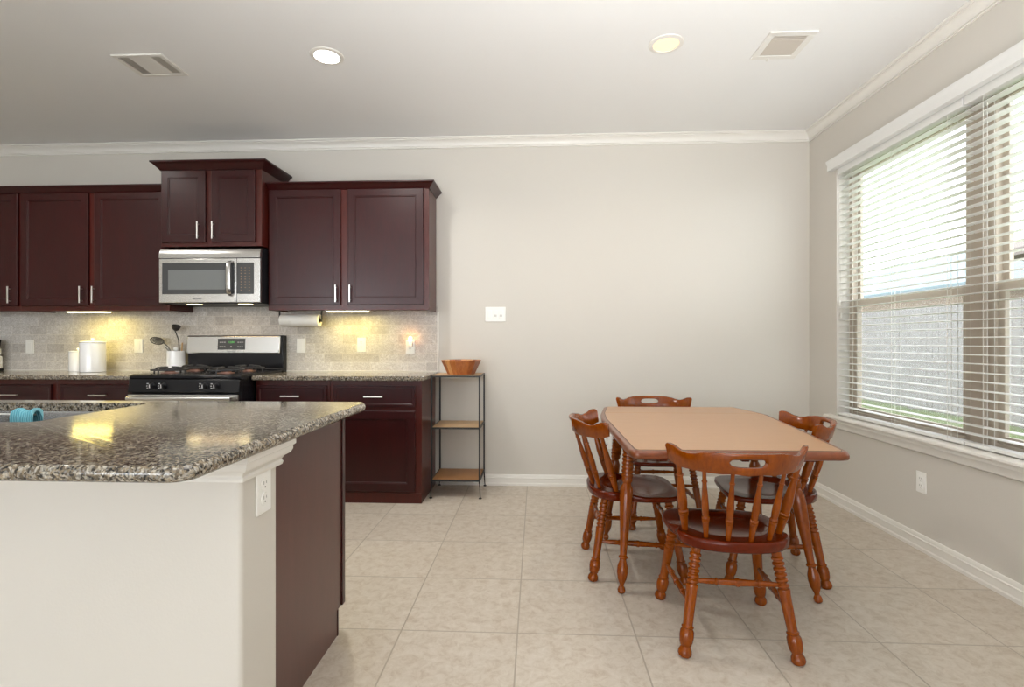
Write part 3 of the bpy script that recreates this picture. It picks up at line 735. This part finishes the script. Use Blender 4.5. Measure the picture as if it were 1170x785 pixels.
m = MB(); c0 = Vector((-.152, -.006, .250))
for j in range(1, 4):
    f_ = 1-j*.25
    m.path([(c0.x+.056*f_*math.cos(w), c0.y+.008*j*.4, c0.z+.026*f_*math.sin(w)-.012*f_*math.cos(w)) for w in [2*PI*q/16 for q in range(17)]], .0032, 6)
for j in range(8):
    w = PI*j/8
    m.path([(c0.x+.056*math.cos(w), c0.y, c0.z+.026*math.sin(w)-.012*math.cos(w)), (c0.x, c0.y+.010, c0.z), (c0.x-.056*math.cos(w), c0.y, c0.z-.026*math.sin(w)+.012*math.cos(w))], .002, 5)
m.build('mesh', 'utensil_grey', u)
u = utensil('tongs', 'short steel tongs resting in the crock beside the skimmer', [(-.005, -.02, .03), (-.028, -.03, .165), (-.043, -.032, .205)], .0055, 'utensil_grey')
MB().path([(0, -.015, .03), (-.044, -.026, .172), (-.074, -.03, .205)], .0055).build('arm', 'utensil_grey', u)
u = utensil('serving_spoon', 'rounded pale spoon handle just above the crock rim', [(.0, .015, .03), (.0, .0, .165), (0, -.002, .175)], .006, 'utensil_grey')
MB().lathe([(0, .004), (.3, .017), (.6, .019), (.9, .012), (1, .002)], (.0, -.003, .165), (.002, -.005, .203), 16).build('bowl', 'white_ceramic', u)
u = utensil('wooden_spoon', 'pale wooden spoon handle at the stove edge of the crock', [(.03, .02, .03), (.042, .01, .18), (.048, .008, .235)], .006, 'shelf_wood_pale')

t = thing('coffee_maker', (-4.56, 4.02, CT), 'white coffee maker with a black top at the end of the worktop', 'coffee maker')
m = MB(); 
bx(-.13, .13, -.10, .12, .0, .020).build('base', 'black_plastic', t, bevel=.004)
bx(-.125, .125, -.095, .12, .020, .125).build('housing', 'white_plastic', t, bevel=.012)
bx(-.12, .12, -.09, .115, .1295, .19).build('reservoir', 'white_plastic', t, bevel=.012)
MB().prism([(-.11, .19), (.10, .19), (.118, .205), (.128, .262), (-.12, .262)], -.085, .105, 'y').build('lid', 'black_plastic', t, bevel=.004)

t = thing('paper_towel_roll', (-1.868, 4.05, 1.326), 'white paper towel roll hung beneath the wide wall cabinet', 'paper towel')
def sw(r0, x0, x1): return MB().lathe([(0, r0), (1, r0)], (x0, 0, 0), (x1, 0, 0), 28)
MB().lathe([(0, .020), (0, .046), (.02, .048), (.98, .048), (1, .046), (1, .020)], (-.155, 0, 0), (.155, 0, 0), 32, caps=False).build('paper', 'paper', t)
MB().lathe([(0, .020), (1, .020), (1, .0175), (0, .0175)], (-.156, 0, 0), (.156, 0, 0), 24, caps=False).build('core', 'cardboard', t)
MB().tube((-.172, 0, 0), (.172, 0, 0), .006, 12).build('rod', 'black_iron', t)
for s_ in (-1, 1): bx(s_*.170-.0025, s_*.170+.0025, -.010, .010, -.012, .0835).build('bracket', 'black_iron', t, bevel=.001)

# ------------------------------------------------------------------ shelf stand and bowl
SXc, SYc = -.600, 4.003
t = thing('shelf_stand', (SXc, SYc, 0), 'narrow black metal stand with three wooden shelves at the counter end', 'shelf')
hx, hy = .178, .168
for sx_ in (-1, 1):
    for sy_ in (-1, 1):
        lgm = MB().box(sx_*hx-.006, sx_*hx+.006, sy_*hy-.006, sy_*hy+.006, .11, .907)
        lgm.lathe([(0, .0035), (1, .0055)], (sx_*(hx+.006), sy_*(hy+.004), .008), (sx_*hx, sy_*hy, .12), 10)
        l_ = lgm.build('leg', 'black_iron', t)
        MB().lathe([(0, .012), (.4, .013), (1, .004)], (sx_*(hx+.006), sy_*(hy+.004), 0), (sx_*(hx+.006), sy_*(hy+.004), .010), 14).build('foot', 'black_iron', l_)
for z, mt in ((.905, 'shelf_wood_pale'), (.522, 'shelf_wood_pale'), (.135, 'shelf_wood')):
    f = MB()
    for s_ in (-1, 1):
        f.box(-hx, hx, s_*hy-.005, s_*hy+.005, z-.011, z+.001).box(s_*hx-.005, s_*hx+.005, -hy, hy, z-.011, z+.001)
    f.build('shelf_frame', 'black_iron', t)
    bx(-hx+.005, hx-.005, -hy+.005, hy-.005, z-.008, z+.003).build('shelf_board', mt, t)
t = thing('wooden_bowl', (-.578, 3.985, .909), 'faceted wooden salad bowl of striped staves on the shelf stand', 'bowl', rz=.35)
nf = 12
def ring(r, z): return [(r*math.cos(2*PI*i/nf), r*math.sin(2*PI*i/nf), z) for i in range(nf)]
MB().rings([ring(.100, 0), ring(.106, .002), ring(.156, .104), ring(.155, .108), ring(.147, .108), ring(.098, .014), ring(.02, .012)]).build('bowl_body', 'bowl_wood', t, smooth=12)

# ------------------------------------------------------------------ ceiling fittings
def downlight(x, y, mat, label, power, col, r=.075):
    t = thing('ceiling_downlight', (x, y, ZC), label, 'ceiling light', 'recessed ceiling lights')
    MB().lathe([(0, r+.020), (.5, r+.018), (1, r), (1, r-.004), (.2, r-.004), (0, r-.001)], (0, 0, -.0005), (0, 0, -.008), 40, caps=False).build('trim_ring', 'trim_paint', t)
    MB().lathe([(0, r-.004), (.6, (r-.004)*.93), (1, (r-.004)*.5)], (0, 0, -.0005), (0, 0, -.007), 40).build('lens', mat, t)
    area('downlight_lamp', (0, 0, -.012), (0, 0, 0), .12, .12, power, col, shape='DISK', parent=t, spread=2.6)
downlight(-1.204, 2.945, 'light_cool', 'bright white recessed ceiling light above the kitchen island', 16, (1, .97, .92))
downlight(.711, 2.915, 'light_warm', 'warm yellowish recessed ceiling light above the dining table', 3.5, (1, .8, .55))
downlight(-3.42, 2.945, 'light_cool', 'white recessed ceiling light above the coffee maker end of the kitchen', 12, (1, .97, .92))
def vent(x0, x1, y0, y1, label, kind):
    xc, yc = (x0+x1)/2, (y0+y1)/2; hx_, hy_ = (x1-x0)/2, (y1-y0)/2
    t = thing('ceiling_vent', (xc, yc, ZC), label, 'vent')
    fw = .024 if kind == 'bars' else .036; f = MB()
    f.box(-hx_, hx_, -hy_, -hy_+fw, -.009, -.0005).box(-hx_, hx_, hy_-fw, hy_, -.009, -.0005).box(-hx_, -hx_+fw, -hy_+fw, hy_-fw, -.009, -.0005).box(hx_-fw, hx_, -hy_+fw, hy_-fw, -.009, -.0005)
    f.build('frame', 'vent_metal', t, bevel=.002)
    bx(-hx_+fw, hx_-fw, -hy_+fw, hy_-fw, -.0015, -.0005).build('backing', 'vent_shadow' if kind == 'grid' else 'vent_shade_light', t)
    s_ = MB()
    if kind == 'bars':      # flat damper panel flanked by long slots
        bx(-hx_+.085, hx_-.085, -hy_+fw, hy_-fw, -.007, -.0016).build('panel', 'vent_metal', t, bevel=.001)
        for sg in (-1, 1):
            s_ = MB()
            for j in range(4):
                xx = sg*(hx_-.032-j*.014)
                s_.prism([(xx-.006, -.003), (xx+.003, -.0095), (xx+.005, -.0085), (xx-.004, -.002)], -hy_+fw, hy_-fw, 'y')
            if sg < 0: s_.build('louvres', 'vent_metal', t)
    else:
        yy = -hy_+.085
        s_.box(-hx_+fw, hx_-fw, yy-.008, yy, -.008, -.0016)
        j = 0
        while yy+.006+j*.0098 < hy_-fw-.004:
            y_ = yy+.006+j*.0098; s_.box(-hx_+fw, hx_-fw, y_, y_+.0055, -.007, -.0045); j += 1
        j = 0
        while -hx_+fw+.006+j*.0105 < hx_-fw: 
            x_ = -hx_+fw+.006+j*.0105; s_.box(x_, x_+.003, yy, hy_-fw, -.0045, -.002); j += 1
        for j in range(3): s_.box(-hx_+fw, hx_-fw, -hy_+fw+.008+j*.014, -hy_+fw+.011+j*.014, -.007, -.0016)
        bx(-.03, -.022, hy_-.012, hy_+.012, -.014, -.009).build('lever', 'vent_metal', t)
    s_.build('louvres', 'vent_metal' if kind == 'bars' else 'vent_grid', t)
vent(-2.435, -2.135, 2.872, 3.112, 'square ceiling vent with a flat middle panel, above the island', 'bars')
vent(1.234, 1.484, 2.822, 3.090, 'ceiling vent with a fine grey grid, close to the window wall', 'grid')

# ------------------------------------------------------------------ dining table
TZ = .735
outer = [(.362, 2.090), (.372, 2.056), (.396, 2.042), (1.168, 2.052), (1.196, 2.058), (1.210, 2.088), (1.277, 2.551), (1.340, 3.090), (1.326, 3.200), (1.275, 3.452), (.452, 3.440), (.428, 3.400), (.376, 3.120), (.358, 2.900)]
cx_, cy_ = .835, 2.74
def inset(poly, d):
    out = []; n_ = len(poly)
    for i in range(n_):
        p0, p1, p2 = Vector(poly[i-1]), Vector(poly[i]), Vector(poly[(i+1) % n_])
        e1 = (p1-p0).normalized(); e2 = (p2-p1).normalized()
        n1 = Vector((-e1.y, e1.x)); n2 = Vector((-e2.y, e2.x)); b_ = (n1+n2); b_ = b_/max(b_.length_squared, 1e-6)*2
        out.append(tuple(p1+b_*d))
    return out
t = thing('dining_table', (cx_, cy_, 0), 'long wooden dining table with clipped corners and turned legs', 'table')
m = MB()
lp = [(.05, .700), (.012, .700), (.004, .704), (0, .712), (0, .722), (.004, .731), (.011, TZ-.0005), (.040, TZ-.0005)]
m.rings([[(x-cx_, y-cy_, z) for x, y in inset(outer, d)] for d, z in lp])
m.build('tabletop', 'table_edge_wood', t, smooth=50, wn=True)
MB().prism([(x-cx_, y-cy_) for x, y in inset(outer, .0235)], TZ-.004, TZ+.0003).build('border_groove', 'cast_iron', t)
inn = inset(outer, .026)
def clip(poly, yv, keep_lo):
    out = []
    for i in range(len(poly)):
        a, b = poly[i], poly[(i+1) % len(poly)]
        ia = (a[1] <= yv) == keep_lo; ib = (b[1] <= yv) == keep_lo
        if ia: out.append(a)
        if ia != ib: s_ = (yv-a[1])/(b[1]-a[1]); out.append((a[0]+s_*(b[0]-a[0]), yv))
    return out
for nm, pg in (('laminate_surface', clip(inn, 3.128, True)), ('leaf_surface', clip(inn, 3.132, False))):
    MB().prism([(x-cx_, y-cy_) for x, y in pg], TZ-.004, TZ+.0012).build(nm, 'table_laminate', t, bevel=.0008)
MB().box(.44-cx_, 1.23-cx_, 2.50-cy_, 2.52-cy_, .64, .701).box(.47-cx_, 1.23-cx_, 3.0-cy_, 3.02-cy_, .64, .701).box(.45-cx_, .47-cx_, 2.5-cy_, 3.02-cy_, .64, .701).box(1.20-cx_, 1.22-cx_, 2.5-cy_, 3.02-cy_, .64, .701).build('apron', 'table_edge_wood', t)
for xx in (.565, .925): bx(xx-.018-cx_, xx+.018-cx_, 2.36-cy_, 3.2-cy_, .625, .701).build('slide_rail', 'seat_wood', t, bevel=.004)
LEG = [(0, .010), (.006, .016), (.022, .0185), (.038, .015), (.046, .0105), (.060, .012), (.09, .021), (.13, .0255), (.165, .0245), (.20, .0165), (.212, .0155), (.218, .021), (.228, .0215), (.234, .016), (.26, .0165), (.36, .0205), (.50, .0270), (.60, .0310), (.655, .0300), (.685, .0215), (.695, .019), (.705, .024), (.72, .0265), (.73, .024)]
for j in range(6): LEG += [(.735+j*.026, .0245), (.742+j*.026, .0285), (.754+j*.026, .0285), (.758+j*.026, .0245)]
LEG += [(.90, .0265), (.915, .030), (1, .031)]
for (fx, fy), (tx, ty) in (((.388, 2.425), (.448, 2.56)), ((1.250, 2.380), (1.165, 2.50)), ((.402, 3.085), (.470, 2.99)), ((1.300, 3.09), (1.200, 2.99))):
    MB().lathe(LEG, (fx-cx_, fy-cy_, 0), (tx-cx_, ty-cy_, .695), 24).build('leg', 'chair_wood', t)
    bx(tx-.036-cx_, tx+.036-cx_, ty-.036-cy_, ty+.036-cy_, .655, .7005).build('leg_block', 'seat_wood', t, bevel=.005)
bx(1.160-cx_, 1.235-cx_, 2.355-cy_, 2.42-cy_, .628, .7005).build('leg_block', 'seat_wood', t, bevel=.006)

# ------------------------------------------------------------------ mate's chairs
CLEG = [(0, .017), (.008, .0215), (.03, .0255), (.06, .0240), (.085, .0185), (.095, .0175), (.102, .0205), (.13, .0240), (.18, .0262), (.225, .0250), (.245, .0205), (.252, .0195), (.258, .0225), (.268, .0225), (.275, .0185), (.30, .0180), (.45, .0195), (.60, .0212), (.625, .0225), (.638, .0215), (.644, .0165)]
for j in range(6): CLEG += [(.650+j*.048, .0165), (.660+j*.048, .0218), (.678+j*.048, .0218), (.688+j*.048, .0165)]
CLEG += [(.94, .018), (1, .017)]
SPN = [(0, .0065), (.04, .0075), (.10, .0085), (.24, .0108), (.27, .0115), (.278, .0085), (.286, .0125), (.30, .0125), (.308, .0085), (.318, .0125), (.332, .0125), (.342, .0095), (.40, .0112), (.50, .0118), (.65, .0095), (.80, .0070), (.83, .0068), (.835, .0088), (.85, .0088), (.856, .0066), (.94, .0062), (1, .0065)]
STR = [(0, .0075), (.10, .009), (.22, .0115), (.25, .0105), (.256, .0135), (.275, .0135), (.282, .0105), (.40, .0125), (.48, .0130), (.484, .0155), (.516, .0155), (.52, .0130), (.60, .0125), (.718, .0105), (.725, .0135), (.744, .0135), (.75, .0105), (.78, .0115), (.90, .009), (1, .0075)]
SH = [(0, .222), (.06, .224), (.12, .221), (.175, .208), (.210, .178), (.224, .135), (.228, .08), (.226, .03), (.220, -.015), (.208, -.052), (.196, -.072), (.200, -.084), (.206, -.098), (.205, -.120), (.192, -.152), (.165, -.182), (.125, -.206), (.065, -.222), (0, -.226)]
def make_chair(label):
    t = thing('dining_chair', (0, 0, 0), label, 'chair', 'turned wooden chairs around the dining table')
    out = SH+[(-x, y) for x, y in SH[-2:0:-1]]
    def topz(x, y):
        r = math.hypot(x, (y-.005)*1.0)
        dish = -.013*max(0, 1-(math.hypot(x/.17, (y-.03)/.16))**2)
        plat = .016*min(1, max(0, (math.hypot(x, y-.02)-.158)/.010)) if y < -.03 else (.016*min(1, max(0, (math.hypot(x, y-.02)-.158)/.010))*max(0, 1-(y+.03)/.03))
        return .412+dish+plat
    loops = []
    cy0 = -.0
    def sc(k): return [(x*k, y*k+cy0*(1-k)) for x, y in out]
    bot = [(.0, .384), (.90, .384), (.965, .387), (.992, .394)]
    for k_, z in bot[1:]: loops.append([(x, y, z) for x, y in sc(k_)])
    for k_, dz in ((1, -.012), (.995, -.005), (.98, -.001), (.955, 0), (.92, 0), (.88, 0), (.84, 0), (.80, 0), (.76, 0), (.72, 0), (.68, 0), (.6, 0), (.5, 0), (.35, 0), (.2, 0), (.05, 0)):
        loops.append([(x, y, topz(x, y)+dz) for x, y in sc(k_)])
    MB().rings(loops).build('seat', 'seat_wood', t, smooth=60)
    legs = {}
    for sx_ in (-1, 1):
        for nm, f, h in (('r', (sx_*.200, -.218, 0), (sx_*.142, -.150, .390)), ('f', (sx_*.218, .222, 0), (sx_*.165, .150, .392))):
            MB().lathe(CLEG, f, h, 20).build('leg', 'chair_wood', t); legs[(sx_, nm)] = (Vector(f), Vector(h))
    def at(k_, z): a, b = legs[k_]; return a+(b-a)*(z/b.z)
    MB().lathe(STR, at((-1, 'r'), .262), at((1, 'r'), .262), 16).build('stretcher', 'chair_wood', t)
    MB().lathe(STR, at((-1, 'f'), .262), at((1, 'f'), .262), 16).build('stretcher', 'chair_wood', t)
    for sx_ in (-1, 1): MB().lathe(STR, at((sx_, 'r'), .182), at((sx_, 'f'), .172), 16).build('stretcher', 'chair_wood', t)
    # top rail: bent board with scrolled ends and a hand slot
    RC, RR, TH, YC = 0, .262, .022, -.038
    AM = math.radians(66); NS = 56
    def zt(a):
        u = abs(a)/AM
        pts = [(0, .770), (.35, .769), (.48, .764), (.60, .755), (.68, .752), (.78, .758), (.89, .773), (.96, .776), (1, .770)]
        for (a0, z0), (a1, z1) in zip(pts, pts[1:]):
            if u <= a1+1e-9:
                s_ = (u-a0)/(a1-a0); s_ = s_*s_*(3-2*s_) if a0 in (.48, .80, .35) else s_
                return z0+(z1-z0)*s_
        return pts[-1][1]
    def zb(a):
        u = abs(a)/AM
        return .688+.004*u+(.013*((u-.80)/.20)**1.6 if u > .80 else 0)+(.004*math.sin(min(1, u/.3)*PI) if u < .3 else 0)
    slot = math.radians(13.8)
    m = MB()
    def P(a, z, rr):
        lean = (z-.73)*.28     # leans back with height
        return ((rr+lean)*math.sin(a), YC-(rr+lean)*math.cos(a), z)
    def section(a, z0, z1):
        mid = (z0+z1)/2; e = min(.006, (z1-z0)*.3)
        return [P(a, z0, RR-TH/2+.003), P(a, z0+e, RR-TH/2), P(a, mid, RR-TH/2), P(a, z1-e, RR-TH/2), P(a, z1, RR-TH/2+.004), P(a, z1, RR+TH/2-.004), P(a, z1-e, RR+TH/2), P(a, mid, RR+TH/2), P(a, z0+e, RR+TH/2), P(a, z0, RR+TH/2-.003)]
    angs = [-AM+2*AM*i/NS for i in range(NS+1)]
    lo = [a for a in angs if a <= -slot-.01]; hi = [a for a in angs if a >= slot+.01]
    sl = [-slot+2*slot*i/16 for i in range(17)]
    def hs(a):
        u = min(1, abs(a)/slot); return .0165*math.sqrt(max(0, 1-u**4))
    zc = .735
    m.rings([section(a, zb(a), zt(a)) for a in lo]+[section(-slot, zb(slot), zt(slot))])
    m.rings([section(slot, zb(slot), zt(slot))]+[section(a, zb(a), zt(a)) for a in hi])
    m.rings([section(a, zc+hs(a), zt(a)) for a in sl])
    m.rings([section(a, zb(a), zc-hs(a)) for a in sl])
    MB.build(m, 'top_rail', 'chair_wood', t, smooth=50)
    for sx_ in (-1, 1):
        for bxx, by, ta, k_ in ((.040, -.196, 11, 1.0), (.112, -.172, 33, 1.0), (.172, -.098, 57, 1.38)):
            a = math.radians(ta)*sx_
            tp = Vector(P(a, zb(a)+.006, RR))
            MB().lathe([(u, r*k_*1.15) for u, r in SPN], (bxx*sx_, by, .420), tp, 14).build('spindle', 'chair_wood', t)
    return t
ch = make_chair('wooden spindle-back chair with its back to the viewer at the near table end')
for i, (x, y, a, lab) in enumerate([(.757, 2.153, -4, None), (.487, 2.745, -90, 'wooden spindle-back chair at the kitchen side of the table'), (1.168, 2.742, 83, 'wooden spindle-back chair at the window side of the table'), (.800, 3.465, 180, 'wooden spindle-back chair at the far table end facing the viewer')]):
    c = ch if i == 0 else copy_tree(ch)
    c.location = (x, y, 0); c.rotation_euler = (0, 0, math.radians(a))
    if lab: c['label'] = lab
